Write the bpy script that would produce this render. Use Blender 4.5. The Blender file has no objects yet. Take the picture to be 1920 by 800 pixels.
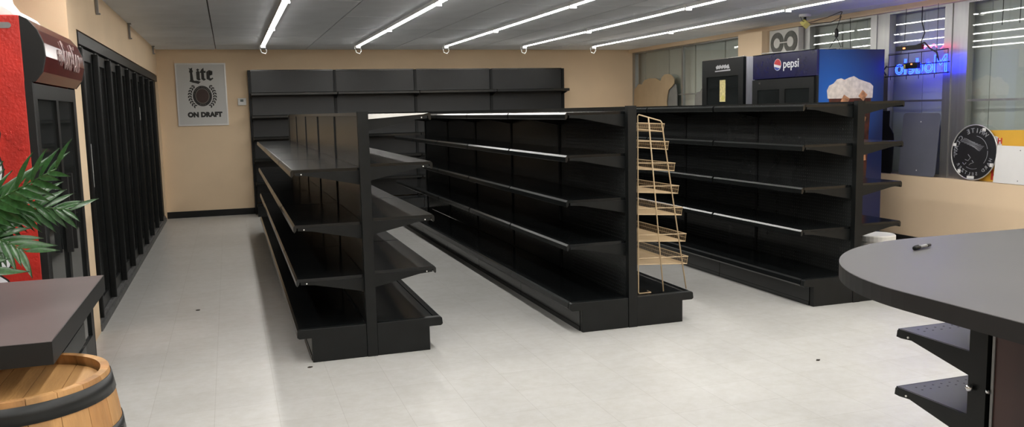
import bpy, bmesh, math, random
from mathutils import Vector, Matrix
random.seed(7)
S = bpy.context.scene
COL = S.collection
PI = math.pi
# ------------------------------------------------------------------ camera
F_PX = 1590.0
CAM_H = 1.48
def cam_rows():
    a = Vector((427 - 960, -(218 - 400), -F_PX)); b = a + Vector((1000, 22.5, 0))
    n = b.cross(a).normalized()
    if n.y < 0: n = -n
    dy = a.normalized(); dx = dy.cross(n)
    return dx, dy, n
cd = bpy.data.cameras.new('camera'); co = bpy.data.objects.new('camera', cd); COL.objects.link(co)
cd.sensor_width = 36.0; cd.lens = F_PX / 1920 * 36; cd.clip_start = 0.02; cd.clip_end = 200
_r = Matrix([list(v) for v in cam_rows()])
co.matrix_world = Matrix.Translation((0, 0, CAM_H)) @ _r.to_4x4()
S.camera = co
# ------------------------------------------------------------------ world, exposure
w = bpy.data.worlds.new('night_street'); S.world = w; w.use_nodes = True
w.node_tree.nodes['Background'].inputs[0].default_value = (0.5, 0.55, 0.6, 1)
w.node_tree.nodes['Background'].inputs[1].default_value = 0.10
S.view_settings.view_transform = 'Standard'; S.view_settings.look = 'None'
S.view_settings.exposure = 0.0; S.view_settings.gamma = 1.0; S.view_settings.use_curve_mapping = False
TUBE = 45.0            # radiance of the LED tubes

# ------------------------------------------------------------------ materials
M = {}
def mat(name, col, rough=.5, metal=0., var=.12, scale=6., bump=0., bscale=60., spec=.5, emit=None, estr=0., coat=0., stretch=None, rvar=0.):
    m = bpy.data.materials.new(name); m.use_nodes = True; nt = m.node_tree; N = nt.nodes; L = nt.links
    p = N['Principled BSDF']; tc = N.new('ShaderNodeTexCoord'); src = tc.outputs['Object']
    if stretch:
        mp = N.new('ShaderNodeMapping'); mp.inputs['Scale'].default_value = stretch; L.new(src, mp.inputs[0]); src = mp.outputs[0]
    nz = N.new('ShaderNodeTexNoise'); nz.inputs['Scale'].default_value = scale; nz.inputs['Detail'].default_value = 4; L.new(src, nz.inputs['Vector'])
    cr = N.new('ShaderNodeValToRGB'); e = cr.color_ramp.elements
    e[0].position = .3; e[1].position = .7
    e[0].color = (*[c * (1 - var) for c in col], 1); e[1].color = (*[min(1, c * (1 + var)) for c in col], 1)
    L.new(nz.outputs[0], cr.inputs[0]); L.new(cr.outputs[0], p.inputs['Base Color'])
    p.inputs['Roughness'].default_value = rough; p.inputs['Metallic'].default_value = metal
    p.inputs['Specular IOR Level'].default_value = spec
    if rvar:
        mr = N.new('ShaderNodeMapRange'); mr.inputs[3].default_value = rough - rvar; mr.inputs[4].default_value = rough + rvar
        L.new(nz.outputs[0], mr.inputs[0]); L.new(mr.outputs[0], p.inputs['Roughness'])
    if coat: p.inputs['Coat Weight'].default_value = coat; p.inputs['Coat Roughness'].default_value = .1
    if bump:
        n2 = N.new('ShaderNodeTexNoise'); n2.inputs['Scale'].default_value = bscale; L.new(src, n2.inputs['Vector'])
        bp = N.new('ShaderNodeBump'); bp.inputs['Strength'].default_value = bump; bp.inputs['Distance'].default_value = .01
        L.new(n2.outputs[0], bp.inputs['Height']); L.new(bp.outputs[0], p.inputs['Normal'])
    if emit: p.inputs['Emission Color'].default_value = (*emit, 1); p.inputs['Emission Strength'].default_value = estr
    M[name] = m; return m
def srgb(r, g, b): return tuple(((c / 255 + .055) / 1.055) ** 2.4 if c > 10 else c / 255 / 12.92 for c in (r, g, b))
mat('beige', (.78, .60, .405), .75, var=.04, scale=1.5, bump=.08, bscale=120, spec=.25)
mat('ceiling_a', (.84, .87, .90), .85, var=.05, scale=2.5, bump=.1, bscale=30, spec=.2)
mat('ceiling_b', (.77, .80, .83), .85, var=.05, scale=2.5, bump=.1, bscale=30, spec=.2)
mat('ceiling_gap', (.10, .10, .10), .9)
mat('black', (.007, .008, .008), .40, var=.2, scale=9, spec=.25)
mat('black_gloss', (.008, .009, .009), .20, var=.2, spec=.5)
mat('black_deck', (.006, .007, .0075), .17, var=.15, scale=5, spec=.40)
mat('black_matte', (.010, .010, .010), .6, spec=.3)
mat('black_panel', (.008, .0095, .0105), .36, var=.2, scale=5, spec=.5)
mat('chrome', (.75, .75, .76), .18, metal=1., var=.05)
mat('aluminium', (.36, .36, .35), .38, metal=.85, var=.12, scale=12, stretch=(1, 1, .1))
mat('counter_red_reflect', (.125, .101, .099), .42, var=.08, scale=3, spec=.12)  # left counter top: pink reflection of the red cooler put into its colour
mat('counter_grey', (.068, .065, .066), .42, var=.05, scale=3, spec=.12)
mat('counter_edge', (.012, .012, .012), .42, spec=.4)
mat('mahogany', (.040, .014, .011), .30, var=.5, scale=3, stretch=(1, 1, .08), spec=.5)
mat('white_paint', (.72, .72, .72), .45, var=.04)
mat('white_plastic', (.78, .77, .74), .35, var=.04)
mat('cable_white', (.7, .7, .68), .4)
mat('cable_black', (.012, .012, .012), .5)
mat('wire_tan', (.50, .37, .22), .4, var=.1, spec=.5)
mat('red_side', (.52, .030, .022), .38, var=.18, scale=9, bump=.25, bscale=70, spec=.5)
mat('red_header', (.085, .006, .007), .16, var=.2, spec=.5)
mat('cooler_glass', (.007, .008, .008), .25, var=.3, scale=2, spec=.25)
mat('dark_glass', (.014, .016, .016), .05, var=.3, scale=2, spec=.6)
mat('door_dark', (.006, .007, .007), .42, var=.3, spec=.25)
mat('steel_grey', (.25, .25, .25), .4, metal=.6, var=.2)
mat('sill_grey', (.10, .10, .10), .5, var=.4, scale=15)
mat('pepsi_header', (.007, .007, .060), .22, var=.1, spec=.5)
mat('pepsi_white', (.85, .87, .92), .4, var=.02)
mat('pepsi_red', (.62, .03, .04), .4, var=.02)
mat('pepsi_blue', (.01, .05, .38), .4, var=.02)
mat('foam', (.62, .56, .50), .5, var=.18, scale=25)
mat('cola', (.06, .014, .008), .3, var=.9, scale=9)
mat('ice', (.42, .20, .10), .3, var=.6, scale=22)
mat('silver_side', (.50, .50, .54), .4, metal=.3, var=.15, scale=20, stretch=(1, 1, .2))
mat('label_yellow', (.72, .62, .28), .5, var=.25, scale=40)
mat('tag_yellow', (.62, .55, .16), .45, var=.1)
mat('print_grey', (.50, .50, .52), .6, var=.1)
mat('print_pink', (.24, .15, .14), .4, var=.2, scale=20)
mat('poster', (.56, .56, .54), .35, metal=.0, var=.03, scale=2, spec=.5)
mat('poster_frame', (.66, .66, .65), .3, metal=.4, var=.04)
mat('print_black', (.018, .017, .015), .5, var=.1)
mat('print_maroon', (.050, .026, .020), .5, var=.1)
mat('print_tan', (.22, .20, .17), .5, var=.1)
mat('thermo_display', (.10, .12, .11), .25, var=.1)
mat('cardboard', (.40, .29, .17), .8, var=.08, scale=4)
mat('cardboard_grey', (.17, .165, .15), .8, var=.12, scale=6)
mat('board_blue', (.13, .135, .165), .3, var=.12, scale=2, spec=.5)
mat('board_white', (.80, .79, .77), .4, var=.02)
mat('board_yellow', (.75, .42, .045), .45, var=.08, scale=3)
mat('text_red', (.55, .04, .03), .5)
mat('sign_black', (.018, .019, .021), .28, var=.2, spec=.6)
mat('emboss', (.30, .31, .33), .35, var=.2)
mat('sign_rim', (.62, .61, .58), .3, metal=.6)
mat('bottle_black', (.010, .010, .012), .3, var=.3)
mat('screen_panel', (.52, .54, .51), .6, var=.06, scale=2, stretch=(1, 2, .15))
mat('fan_grille', (.13, .13, .115), .6, var=.15, scale=30)
mat('fan_white', (.60, .59, .55), .5, var=.06)
mat('barrel_stave', (.46, .25, .095), .5, var=.25, scale=7, stretch=(3, 3, .5), bump=.15, bscale=40)
mat('barrel_head', (.55, .30, .11), .5, var=.2, scale=6, stretch=(3, .4, 1), bump=.1, bscale=40)
mat('barrel_stave_b', (.40, .20, .07), .5, var=.3, scale=7, stretch=(3, 3, .5), bump=.15, bscale=40)
mat('hoop', (.014, .015, .015), .42, metal=.3, var=.3)
mat('leaf', (.026, .080, .022), .30, var=.45, scale=14, spec=.6)
mat('leaf_bright', (.10, .26, .03), .30, var=.35, scale=14, spec=.6)
mat('stem', (.05, .12, .03), .5)
mat('pot', (.20, .09, .05), .6)
mat('soil', (.03, .02, .012), .9)
mat('tube', (.9, .9, .9), .4, var=0, emit=(1.0, .975, .93), estr=TUBE)
mat('neon_blue', (.02, .08, .5), .3, emit=(.006, .020, 1.0), estr=24.0)
mat('neon_dim', (.01, .03, .15), .3, emit=(.02, .10, 1.0), estr=1.5)
mat('neon_red', (.5, .02, .06), .3, emit=(1.0, .04, .10), estr=14.0)
mat('led_orange', (.5, .1, .03), .3, emit=(1.0, .25, .08), estr=3.0)
mat('debris', (.03, .025, .02), .7)
mat('styrofoam', (.85, .84, .82), .6, var=.02, bump=.15, bscale=20)

def peg_mat(name, col, dot, ax):
    m = mat(name, col, .26, var=.2, scale=4, spec=.45); nt = m.node_tree; N = nt.nodes; L = nt.links
    p = N['Principled BSDF']; old = p.inputs['Base Color'].links[0].from_socket
    tc = N.new('ShaderNodeTexCoord'); sp = N.new('ShaderNodeSeparateXYZ'); L.new(tc.outputs['Object'], sp.inputs[0])
    def fr(sock):
        a = N.new('ShaderNodeMath'); a.operation = 'MULTIPLY'; a.inputs[1].default_value = 1 / .0254; L.new(sock, a.inputs[0])
        b = N.new('ShaderNodeMath'); b.operation = 'FRACT'; L.new(a.outputs[0], b.inputs[0])
        c = N.new('ShaderNodeMath'); c.operation = 'SUBTRACT'; c.inputs[1].default_value = .5; L.new(b.outputs[0], c.inputs[0])
        d = N.new('ShaderNodeMath'); d.operation = 'POWER'; d.inputs[1].default_value = 2; L.new(c.outputs[0], d.inputs[0]); return d.outputs[0]
    s = N.new('ShaderNodeMath'); s.operation = 'ADD'; L.new(fr(sp.outputs[ax]), s.inputs[0]); L.new(fr(sp.outputs['Z']), s.inputs[1])
    t = N.new('ShaderNodeMath'); t.operation = 'LESS_THAN'; t.inputs[1].default_value = .026; L.new(s.outputs[0], t.inputs[0])
    mx = N.new('ShaderNodeMix'); mx.data_type = 'RGBA'; L.new(t.outputs[0], mx.inputs[0]); L.new(old, mx.inputs[6]); mx.inputs[7].default_value = (*dot, 1)
    L.new(mx.outputs[2], p.inputs['Base Color'])
peg_mat('pegboard', (.022, .024, .024), (.05, .053, .053), 'Y')

def floor_mat():
    m = mat('vinyl_floor', (.52, .515, .50), .36, var=.07, scale=1.3, spec=.45, rvar=.06); nt = m.node_tree; N = nt.nodes; L = nt.links
    p = N['Principled BSDF']; old = p.inputs['Base Color'].links[0].from_socket
    tc = N.new('ShaderNodeTexCoord')
    n2 = N.new('ShaderNodeTexNoise'); n2.inputs['Scale'].default_value = 14; n2.inputs['Detail'].default_value = 8; n2.inputs['Roughness'].default_value = .7; L.new(tc.outputs['Object'], n2.inputs['Vector'])
    cr = N.new('ShaderNodeValToRGB'); e = cr.color_ramp.elements; e[0].position = .3; e[1].position = .65; e[0].color = (.88, .87, .84, 1); e[1].color = (1, 1, 1, 1); L.new(n2.outputs[0], cr.inputs[0])
    br = N.new('ShaderNodeTexBrick'); br.offset = 0; br.squash = 1
    for k, v in (('Scale', 1), ('Mortar Size', .0016), ('Brick Width', .305), ('Row Height', .305)): br.inputs[k].default_value = v
    br.inputs['Color1'].default_value = (1, 1, 1, 1); br.inputs['Color2'].default_value = (.955, .955, .95, 1); br.inputs['Mortar'].default_value = (.80, .79, .77, 1)
    L.new(tc.outputs['Object'], br.inputs['Vector'])
    def mul(a, b):
        x = N.new('ShaderNodeMix'); x.data_type = 'RGBA'; x.blend_type = 'MULTIPLY'; x.inputs[0].default_value = 1; L.new(a, x.inputs[6]); L.new(b, x.inputs[7]); return x.outputs[2]
    L.new(mul(mul(old, cr.outputs[0]), br.outputs['Color']), p.inputs['Base Color'])
floor_mat()

def glass_mat():
    m = bpy.data.materials.new('window_glass'); m.use_nodes = True; nt = m.node_tree; N = nt.nodes; L = nt.links
    N.remove(N['Principled BSDF']); out = N['Material Output']
    tr = N.new('ShaderNodeBsdfTransparent'); tr.inputs[0].default_value = (.95, .97, .96, 1)
    gl = N.new('ShaderNodeBsdfGlossy'); gl.inputs['Roughness'].default_value = .02
    fr = N.new('ShaderNodeFresnel'); ge = N.new('ShaderNodeNewGeometry'); mrg = N.new('ShaderNodeMapRange'); mrg.inputs[3].default_value = 1.5; mrg.inputs[4].default_value = 1 / 1.5; L.new(ge.outputs['Backfacing'], mrg.inputs[0]); L.new(mrg.outputs[0], fr.inputs[0])
    ml = N.new('ShaderNodeMath'); ml.operation = 'MULTIPLY'; ml.inputs[1].default_value = 1.5; ml.use_clamp = True; L.new(fr.outputs[0], ml.inputs[0])
    mx = N.new('ShaderNodeMixShader'); L.new(ml.outputs[0], mx.inputs[0]); L.new(tr.outputs[0], mx.inputs[1]); L.new(gl.outputs[0], mx.inputs[2])
    L.new(mx.outputs[0], out.inputs[0]); M['window_glass'] = m
glass_mat()

def pepsi_side_mat():
    m = mat('blue_side', (.008, .075, .42), .3, var=.15, scale=3, spec=.5); nt = m.node_tree; N = nt.nodes; L = nt.links
    p = N['Principled BSDF']; tc = N.new('ShaderNodeTexCoord')
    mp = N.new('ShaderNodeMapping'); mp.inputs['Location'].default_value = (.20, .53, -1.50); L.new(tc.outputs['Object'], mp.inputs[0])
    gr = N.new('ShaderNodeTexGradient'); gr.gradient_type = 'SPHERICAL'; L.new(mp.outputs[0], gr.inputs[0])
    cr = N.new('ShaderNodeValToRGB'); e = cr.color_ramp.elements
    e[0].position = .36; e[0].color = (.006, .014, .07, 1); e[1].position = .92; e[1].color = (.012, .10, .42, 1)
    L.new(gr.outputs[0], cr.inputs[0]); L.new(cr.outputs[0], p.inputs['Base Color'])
pepsi_side_mat()

# ------------------------------------------------------------------ mesh helpers
class MB:
    def __init__(s): s.v = []; s.f = []
    def add(s, vs, fs):
        n = len(s.v); s.v += [tuple(q) for q in vs]; s.f += [tuple(i + n for i in f) for f in fs]; return s
    def box(s, x0, x1, y0, y1, z0, z1):
        x0, x1 = min(x0, x1), max(x0, x1); y0, y1 = min(y0, y1), max(y0, y1); z0, z1 = min(z0, z1), max(z0, z1)
        return s.add([(x0, y0, z0), (x1, y0, z0), (x1, y1, z0), (x0, y1, z0), (x0, y0, z1), (x1, y0, z1), (x1, y1, z1), (x0, y1, z1)],
                     [(0, 3, 2, 1), (4, 5, 6, 7), (0, 1, 5, 4), (1, 2, 6, 5), (2, 3, 7, 6), (3, 0, 4, 7)])
    def prism(s, poly, fn, a, b):
        """poly of 2D points extruded; fn(u, v, w) -> 3D point, w from a to b"""
        n = len(poly)
        vs = [fn(u, v, a) for u, v in poly] + [fn(u, v, b) for u, v in poly]
        fs = [tuple(range(n))[::-1], tuple(range(n, 2 * n))] + [(i, (i + 1) % n, n + (i + 1) % n, n + i) for i in range(n)]
        return s.add(vs, fs)
    def tube(s, pts, r, n=6, closed=False):
        pts = [Vector(p) for p in pts]; m = len(pts); rings = []; base = len(s.v); prev = None
        for i, p in enumerate(pts):
            if closed: t = (pts[(i + 1) % m] - pts[i - 1])
            else: t = (pts[min(i + 1, m - 1)] - pts[max(i - 1, 0)])
            t.normalize()
            if prev is None: u = t.orthogonal().normalized()
            else:
                u = prev - t * prev.dot(t)
                u = u.normalized() if u.length > 1e-6 else t.orthogonal().normalized()
            prev = u; v = t.cross(u); rr = r[i] if isinstance(r, (list, tuple)) else r
            for k in range(n):
                a = 2 * PI * k / n; s.v.append(tuple(p + u * (rr * math.cos(a)) + v * (rr * math.sin(a))))
        for i in range(m if closed else m - 1):
            for k in range(n):
                a = base + i * n + k; b = base + i * n + (k + 1) % n; j = (i + 1) % m
                s.f.append((a, b, base + j * n + (k + 1) % n, base + j * n + k))
        if not closed:
            s.f.append(tuple(base + k for k in range(n))[::-1]); s.f.append(tuple(base + (m - 1) * n + k for k in range(n)))
        return s
    def lathe(s, prof, c, n=32, axis='Z', closed=False):
        base = len(s.v)
        for r, h in prof:
            for k in range(n):
                a = 2 * PI * k / n; x, y = r * math.cos(a), r * math.sin(a)
                s.v.append((c[0] + x, c[1] + y, c[2] + h) if axis == 'Z' else (c[0] + h, c[1] + x, c[2] + y) if axis == 'X' else (c[0] + x, c[1] + h, c[2] + y))
        m = len(prof)
        for i in range(m if closed else m - 1):
            i2 = (i + 1) % m
            for k in range(n):
                k2 = (k + 1) % n; s.f.append((base + i * n + k, base + i * n + k2, base + i2 * n + k2, base + i2 * n + k))
        if closed: return s
        if prof[0][0] > 1e-6: s.f.append(tuple(base + k for k in range(n))[::-1])
        if prof[-1][0] > 1e-6: s.f.append(tuple(base + (len(prof) - 1) * n + k for k in range(n)))
        return s
    def mesh(s, name, origin=(0, 0, 0)):
        me = bpy.data.meshes.new(name); o = origin
        me.from_pydata([(x - o[0], y - o[1], z - o[2]) for x, y, z in s.v], [], s.f)
        bm = bmesh.new(); bm.from_mesh(me); bmesh.ops.recalc_face_normals(bm, faces=bm.faces); bm.to_mesh(me); bm.free()
        return me
WP = {}
def link(o, parent, world):
    COL.objects.link(o); world = Vector(world); WP[o.name] = world
    if parent is not None: o.parent = parent; o.location = world - WP[parent.name]
    else: o.location = world
    return o
def finish(o, smooth=False, bevel=0.):
    if smooth:
        for p in o.data.polygons: p.use_smooth = True
    if bevel:
        b = o.modifiers.new('bevel', 'BEVEL'); b.width = bevel; b.segments = 2; b.limit_method = 'ANGLE'
    return o
def tag(o, label, cat, group=None):
    o['label'] = label; o['category'] = cat
    if group: o['group'] = group
    return o
def obj(name, mb, m, parent=None, smooth=False, bevel=0., label=None):
    """mesh written in world coordinates; origin at its parent's base, or at its own base when top-level"""
    xs, ys, zs = zip(*mb.v)
    org = WP[parent.name] if parent is not None else Vector(((min(xs) + max(xs)) / 2, (min(ys) + max(ys)) / 2, min(zs)))
    me = mb.mesh(name, org); me.materials.append(M[m]); o = bpy.data.objects.new(name, me)
    link(o, parent, org); finish(o, smooth, bevel)
    if label: o['label'] = label
    return o
def inst(name, me, parent, world, rot=None, scale=None):
    o = bpy.data.objects.new(name, me); link(o, parent, world)
    if rot: o.rotation_euler = rot
    if scale: o.scale = scale
    return o
def thing(name, loc, label, cat, group=None):
    o = bpy.data.objects.new(name, None); o.empty_display_size = .1; link(o, None, loc); return tag(o, label, cat, group)
def struct(name, mb, m, parent=None, **k):
    o = obj(name, mb, m, parent, **k)
    if parent is None: o['kind'] = 'structure'
    return o
def bx(*a): return MB().box(*a)
def text_mb(s, size, fn, ext=.001, bold=0., shear=0., align='CENTER', spacing=1.0):
    cu = bpy.data.curves.new('lettering_curve', 'FONT'); cu.body = s; cu.size = size; cu.extrude = ext; cu.offset = bold; cu.shear = shear; cu.resolution_u = 4
    cu.align_x = align; cu.align_y = 'CENTER'; cu.space_character = spacing
    t = bpy.data.objects.new('lettering_tmp', cu); COL.objects.link(t)
    dg = bpy.context.evaluated_depsgraph_get(); me = bpy.data.meshes.new_from_object(t.evaluated_get(dg))
    mb = MB().add([fn(*v.co) for v in me.vertices], [tuple(p.vertices) for p in me.polygons])
    bpy.data.objects.remove(t); bpy.data.curves.remove(cu); bpy.data.meshes.remove(me); return mb
def arc(cx, cy, r, a0, a1, n=12): return [(cx + r * math.cos(a0 + (a1 - a0) * i / n), cy + r * math.sin(a0 + (a1 - a0) * i / n)) for i in range(n + 1)]
def disc(cx, cy, rx, ry=None, n=28): return [(cx + rx * math.cos(2 * PI * i / n), cy + (ry or rx) * math.sin(2 * PI * i / n)) for i in range(n)]

# ------------------------------------------------------------------ room shell
XL, XR, YB, ZC = -.93, 6.60, 13.40, 2.46
struct('floor', bx(-4, 6.75, -4, YB + .1, -.1, 0), 'vinyl_floor')
ceil = struct('ceiling', bx(-4, 7.3, -4, YB + .1, ZC + .012, ZC + .1), 'ceiling_gap')
PX, PY = 1.29, 1.22
pan = [bx(.006, PX - .006, .006, PY - .006, 0, .012).mesh('ceiling_panel') for _ in range(2)]
pan[0].materials.append(M['ceiling_a']); pan[1].materials.append(M['ceiling_b'])
for i in range(-1, 6):
    for j in range(-11, 3):
        x0 = -.11 + i * PX; y0 = 10.1 + j * PY
        wx = PX
        wx0, wx1 = max(x0, -1.05 if y0 > 5.5 else -4), min(x0 + PX, 6.7); wy1 = min(y0 + PY, YB)
        o = inst('ceiling_panel', pan[1 if random.random() < .22 else 0], ceil, (x0, y0, ZC - random.random() * .002))
        o.scale = ((wx1 - x0) / PX if wx1 < x0 + PX else 1, (wy1 - y0) / PY, 1)
struct('wall_back', bx(-1.1, 6.8, YB, YB + .1, 0, ZC + .1), 'beige')
struct('wall_left', MB().box(XL - .17, XL, 6.1, 6.42, 0, ZC + .1).box(XL - .17, XL, 6.42, 13.235, 2.085, ZC + .1).box(XL - .17, XL, 13.235, YB, 0, ZC + .1).box(XL - .17, XL - .09, 6.42, 13.235, 0, 2.085).box(-3.6, XL - .17, 6.1, 6.27, 0, ZC + .1).box(-3.7, -3.6, -4, 6.27, 0, ZC + .1), 'beige')
struct('wall_front', bx(-3.7, 6.8, -4.1, -4, 0, ZC + .1), 'beige')
wr = MB().box(XR, 6.75, -4, YB, 0, .72).box(XR, 6.75, -4, YB, 2.405, ZC + .1).box(6.50, 6.78, 9.40, 9.93, .72, 2.405).box(XR, 6.75, -4, 3.2, .72, 2.405)
struct('wall_right', wr, 'beige')
struct('baseboard_back', bx(XL, .36, YB - .015, YB, 0, .095), 'black_matte')
struct('baseboard_right', bx(XR - .015, XR, -4, YB, 0, .10), 'black_matte')
# windows: aluminium frames, panes and rails
GX = 6.70
def window(n, y0, y1, mulls, rz):
    m = MB()
    m.box(GX - .03, GX + .05, y0 - .045, y0 + .045, .72, 2.405).box(GX - .03, GX + .05, y1 - .045, y1 + .045, .72, 2.405)
    m.box(GX - .03, GX + .05, y0 + .045, y1 - .045, .72, .75).box(GX - .03, GX + .05, y0 + .045, y1 - .045, 2.385, 2.405)
    o = struct('window_%d' % n, m, 'aluminium')
    ys = [y0 + .045] + mulls + [y1 - .045]
    for a in mulls: obj('mullion', bx(GX - .02, GX + .03, a - .02, a + .02, .75, 2.385), 'aluminium', o)
    for a, b in zip(ys[:-1], ys[1:]):
        aa = a + (.02 if a in mulls else 0); bb = b - (.02 if b in mulls else 0)
        obj('glass_pane', bx(GX, GX + .004, aa, bb, .75, 2.385), 'window_glass', o)
        obj('rail', bx(GX - .012, GX - .001, aa, bb, rz - .010, rz + .010), 'aluminium', o)
    return o
window(1, 9.97, 13.35, [11.72], 1.66)
window(2, 7.61, 8.72, [], 1.48)
window(3, 6.60, 7.42, [], 1.48)
window(4, 4.90, 6.41, [], 1.475)
window(5, 3.30, 4.72, [], 1.475)
for k, (a, b) in enumerate(((7.42, 7.61), (6.41, 6.60), (8.72, 8.86), (4.72, 4.90))):
    struct('trim_%d' % (k + 1), bx(GX - .02, GX + .03, a + .0455, b - .0455, .72, 2.405), 'aluminium')
struct('trim_5', bx(GX - .01, GX + .03, 8.816, 9.40, .72, 2.07), 'aluminium')
# screen of pale vertical panels outside the glass
sc = struct('wall_outside', bx(6.86, 6.9, 2.5, 13.6, 0, 2.8), 'screen_panel')
spm = bx(0, .035, .006, .40, 0, 2.8).mesh('panel'); spm.materials.append(M['screen_panel'])
for k in range(27): inst('panel', spm, sc, (6.82 + (k % 2) * .010, 2.55 + k * .41, 0))
struct('pavement', bx(6.752, 6.9, -4, 13.6, -.1, -.001), 'screen_panel')

# ------------------------------------------------------------------ LED strip lights on the ceiling
ROWS = [.515, 1.81, 3.09, 4.30, 5.44, -.78]     # the last row is the short one over the left counter
TL = 2.41
ordn = ['first', 'second', 'third', 'fourth', 'fifth', 'sixth']
hm = bx(-.028, .028, 0, TL - .02, -.035, 0).mesh('housing'); hm.materials.append(M['white_paint'])
dm = MB().prism([(.026 * math.cos(PI + PI * i / 8), .006 * math.sin(PI + PI * i / 8)) for i in range(9)], lambda u, v, w_: (u, w_, v), 0, TL - .03).mesh('diffuser'); dm.materials.append(M['tube'])
cm = bx(-.034, .034, -.012, .012, -.030, .028).mesh('clip'); cm.materials.append(M['white_plastic'])
for r, x in enumerate(ROWS):
    for k in range(6 if x > 0 else 3):
        y1 = (12.25 if x > 0 else 5.95) - k * TL; y0 = y1 - TL
        t = thing('strip_light', (x, y0, ZC), ('white LED tube light, %s long ceiling row from left, %s from back wall' if x > 0 else 'white LED tube light%s over the left counter, %s from the far end') % (ordn[r] if x > 0 else '', ordn[k]), 'ceiling light', 'LED tube lights in five ceiling rows')
        inst('housing', hm, t, (x, y0 + .01, ZC)); inst('diffuser', dm, t, (x, y0 + .015, ZC - .036))
        inst('clip', cm, t, (x, y0 + .0, ZC - .03))
        if k == 0:
            pts = [(x - .03, y1 - .02, ZC - .02), (x - .05, y1 + .03, ZC - .05), (x - .02, y1 + .06, ZC - .12), (x + .03, y1 + .07, ZC - .135), (x + .05, y1 + .05, ZC - .10), (x + .02, y1 + .0, ZC - .045)]
            obj('power_cord', MB().tube(pts, .006, 6), 'cable_white', t, smooth=True)
            obj('end_cap', bx(x - .03, x + .03, y1 - .012, y1 + .004, ZC - .062, ZC), 'white_plastic', t)

# ------------------------------------------------------------------ gondola shelving
SEC, NS, GY = 1.22, 5, 5.08
cache = {}
def shelf_meshes(d, s, L=SEC):
    key = (d, s, L)
    if key in cache: return cache[key]
    a = MB().box(s * .025, s * (d - .012), .008, L - .008, -.018, 0).mesh('shelf'); a.materials.append(M['black_deck'])
    prof = [(d - .012, 0), (d - .004, 0), (d + .006, -.012), (d + .006, -.040), (d, -.046), (d - .012, -.030)]
    b = MB().prism([(s * u, v) for u, v in prof], lambda u, v, w_: (u, w_, v), .012, L - .012).mesh('price_rail'); b.materials.append(M['black_gloss'])
    tri = [(.02, -.018), (d - .02, -.018), (d - .02, -.034), (d - .10, -.040), (.02, -.105)]
    c = MB().prism([(s * u, v) for u, v in tri], lambda u, v, w_: (u, w_, v), 0, .006).mesh('bracket'); c.materials.append(M['black'])
    dot = MB().lathe([(.004, 0), (.004, .003)], (s * (d - .055), -.003, -.028), 8, 'Y').mesh('rivet'); dot.materials.append(M['white_plastic'])
    cache[key] = (a, b, c, dot); return cache[key]
def put_shelf(root, x, y, z, d, s, L=SEC, rivet=False):
    a, b, c, dot = shelf_meshes(d, s, L)
    sh = inst('shelf', a, root, (x, y, z)); inst('price_rail', b, sh, (x, y, z))
    inst('bracket', c, sh, (x, y + .004, z)); inst('bracket', c, sh, (x, y + L - .010, z))
    if rivet: inst('rivet', dot, sh, (x, y + .004, z))
HG = 1.49
upm = bx(-.031, .031, 0, .046, 0, HG).mesh('upright'); upm.materials.append(M['black'])
upi = bx(-.029, .029, -.015, .015, .21, HG - .03).mesh('upright'); upi.materials.append(M['black_matte'])
bpm = MB().box(-.022, .022, .006, SEC - .006, .20, HG - .025).mesh('back_panel'); bpm.materials.append(M['pegboard'])
def deck_mesh(d, s):
    prof = [(.03, .202), (d - .04, .202), (d - .036, .206), (d, .206), (d + .012, .196), (d + .016, .165), (d + .006, .152), (d - .01, .152), (d - .01, .18), (.03, .18)]
    m = MB().prism([(s * u, v) for u, v in prof], lambda u, v, w_: (u, w_, v), .002, SEC - .002).mesh('base_deck'); m.materials.append(M['black_deck']); return m
def kick_mesh(d, s):
    m = MB().box(s * (d - .085), s * (d - .07), .003, SEC - .003, .015, .150).box(s * (d - .088), s * (d - .067), .003, SEC - .003, 0, .03).mesh('kickplate'); m.materials.append(M['black_deck']); return m
def gondola(x, label, left, right, dl, dr, bl, br, rivet=False):
    g = thing('gondola_shelving', (x, GY, 0), label, 'shelving unit', 'double-sided black gondola shelving in the aisles')
    inst('upright', upm, g, (x, GY, 0)); inst('upright', upm, g, (x, GY + NS * SEC + .0, 0))
    for k in range(1, NS): inst('upright', upi, g, (x, GY + .05 + k * SEC - .025, 0))
    y0 = GY + .05
    L0 = (NS * SEC - .05) / NS
    for k in range(NS):
        y = y0 + k * L0
        p = inst('back_panel', bpm, g, (x, y, 0)); p.scale.y = L0 / SEC
        for s, d in ((-1, bl), (1, br)):
            key = ('deck', s, d)
            if key not in cache: cache[key] = (deck_mesh(d, s), kick_mesh(d, s))
            a, b = cache[key]
            o = inst('base_deck', a, g, (x, y, 0)); o.scale.y = L0 / SEC
            o = inst('kickplate', b, g, (x, y, 0)); o.scale.y = L0 / SEC
        for z in left: put_shelf(g, x, y, z, dl, -1, L0, rivet and k == 0)
        for z in right: put_shelf(g, x, y, z, dr, 1, L0, rivet and k == 0)
    obj('top_rail', MB().box(x - .030, x + .030, y0, GY + NS * SEC, HG - .025, HG - .005), 'black_gloss', g)
    for s, d in ((-1, bl), (1, br)):
        poly = [(.032, 0), (d - .07, 0), (d - .07, .150), (d + .004, .150), (d + .016, .160), (d + .012, .198), (d, .206), (.032, .204)]
        obj('end_panel', MB().prism([(x + s * u, v) for u, v in poly], lambda u, v, w_: (u, w_, v), GY + .004, GY + .046), 'black', g, bevel=.003)
        obj('foot', bx(x + s * (d - .12), x + s * (d - .075), GY + .01, GY + .04, 0, .012), 'black_matte', g)
    return g
g1 = gondola(.760, 'black double-sided gondola shelving nearest the left cooler doors, shelves on both sides', [1.157, .828, .502], [1.475, 1.176, .845, .519], .425, .42, .43, .43, True)
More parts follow.
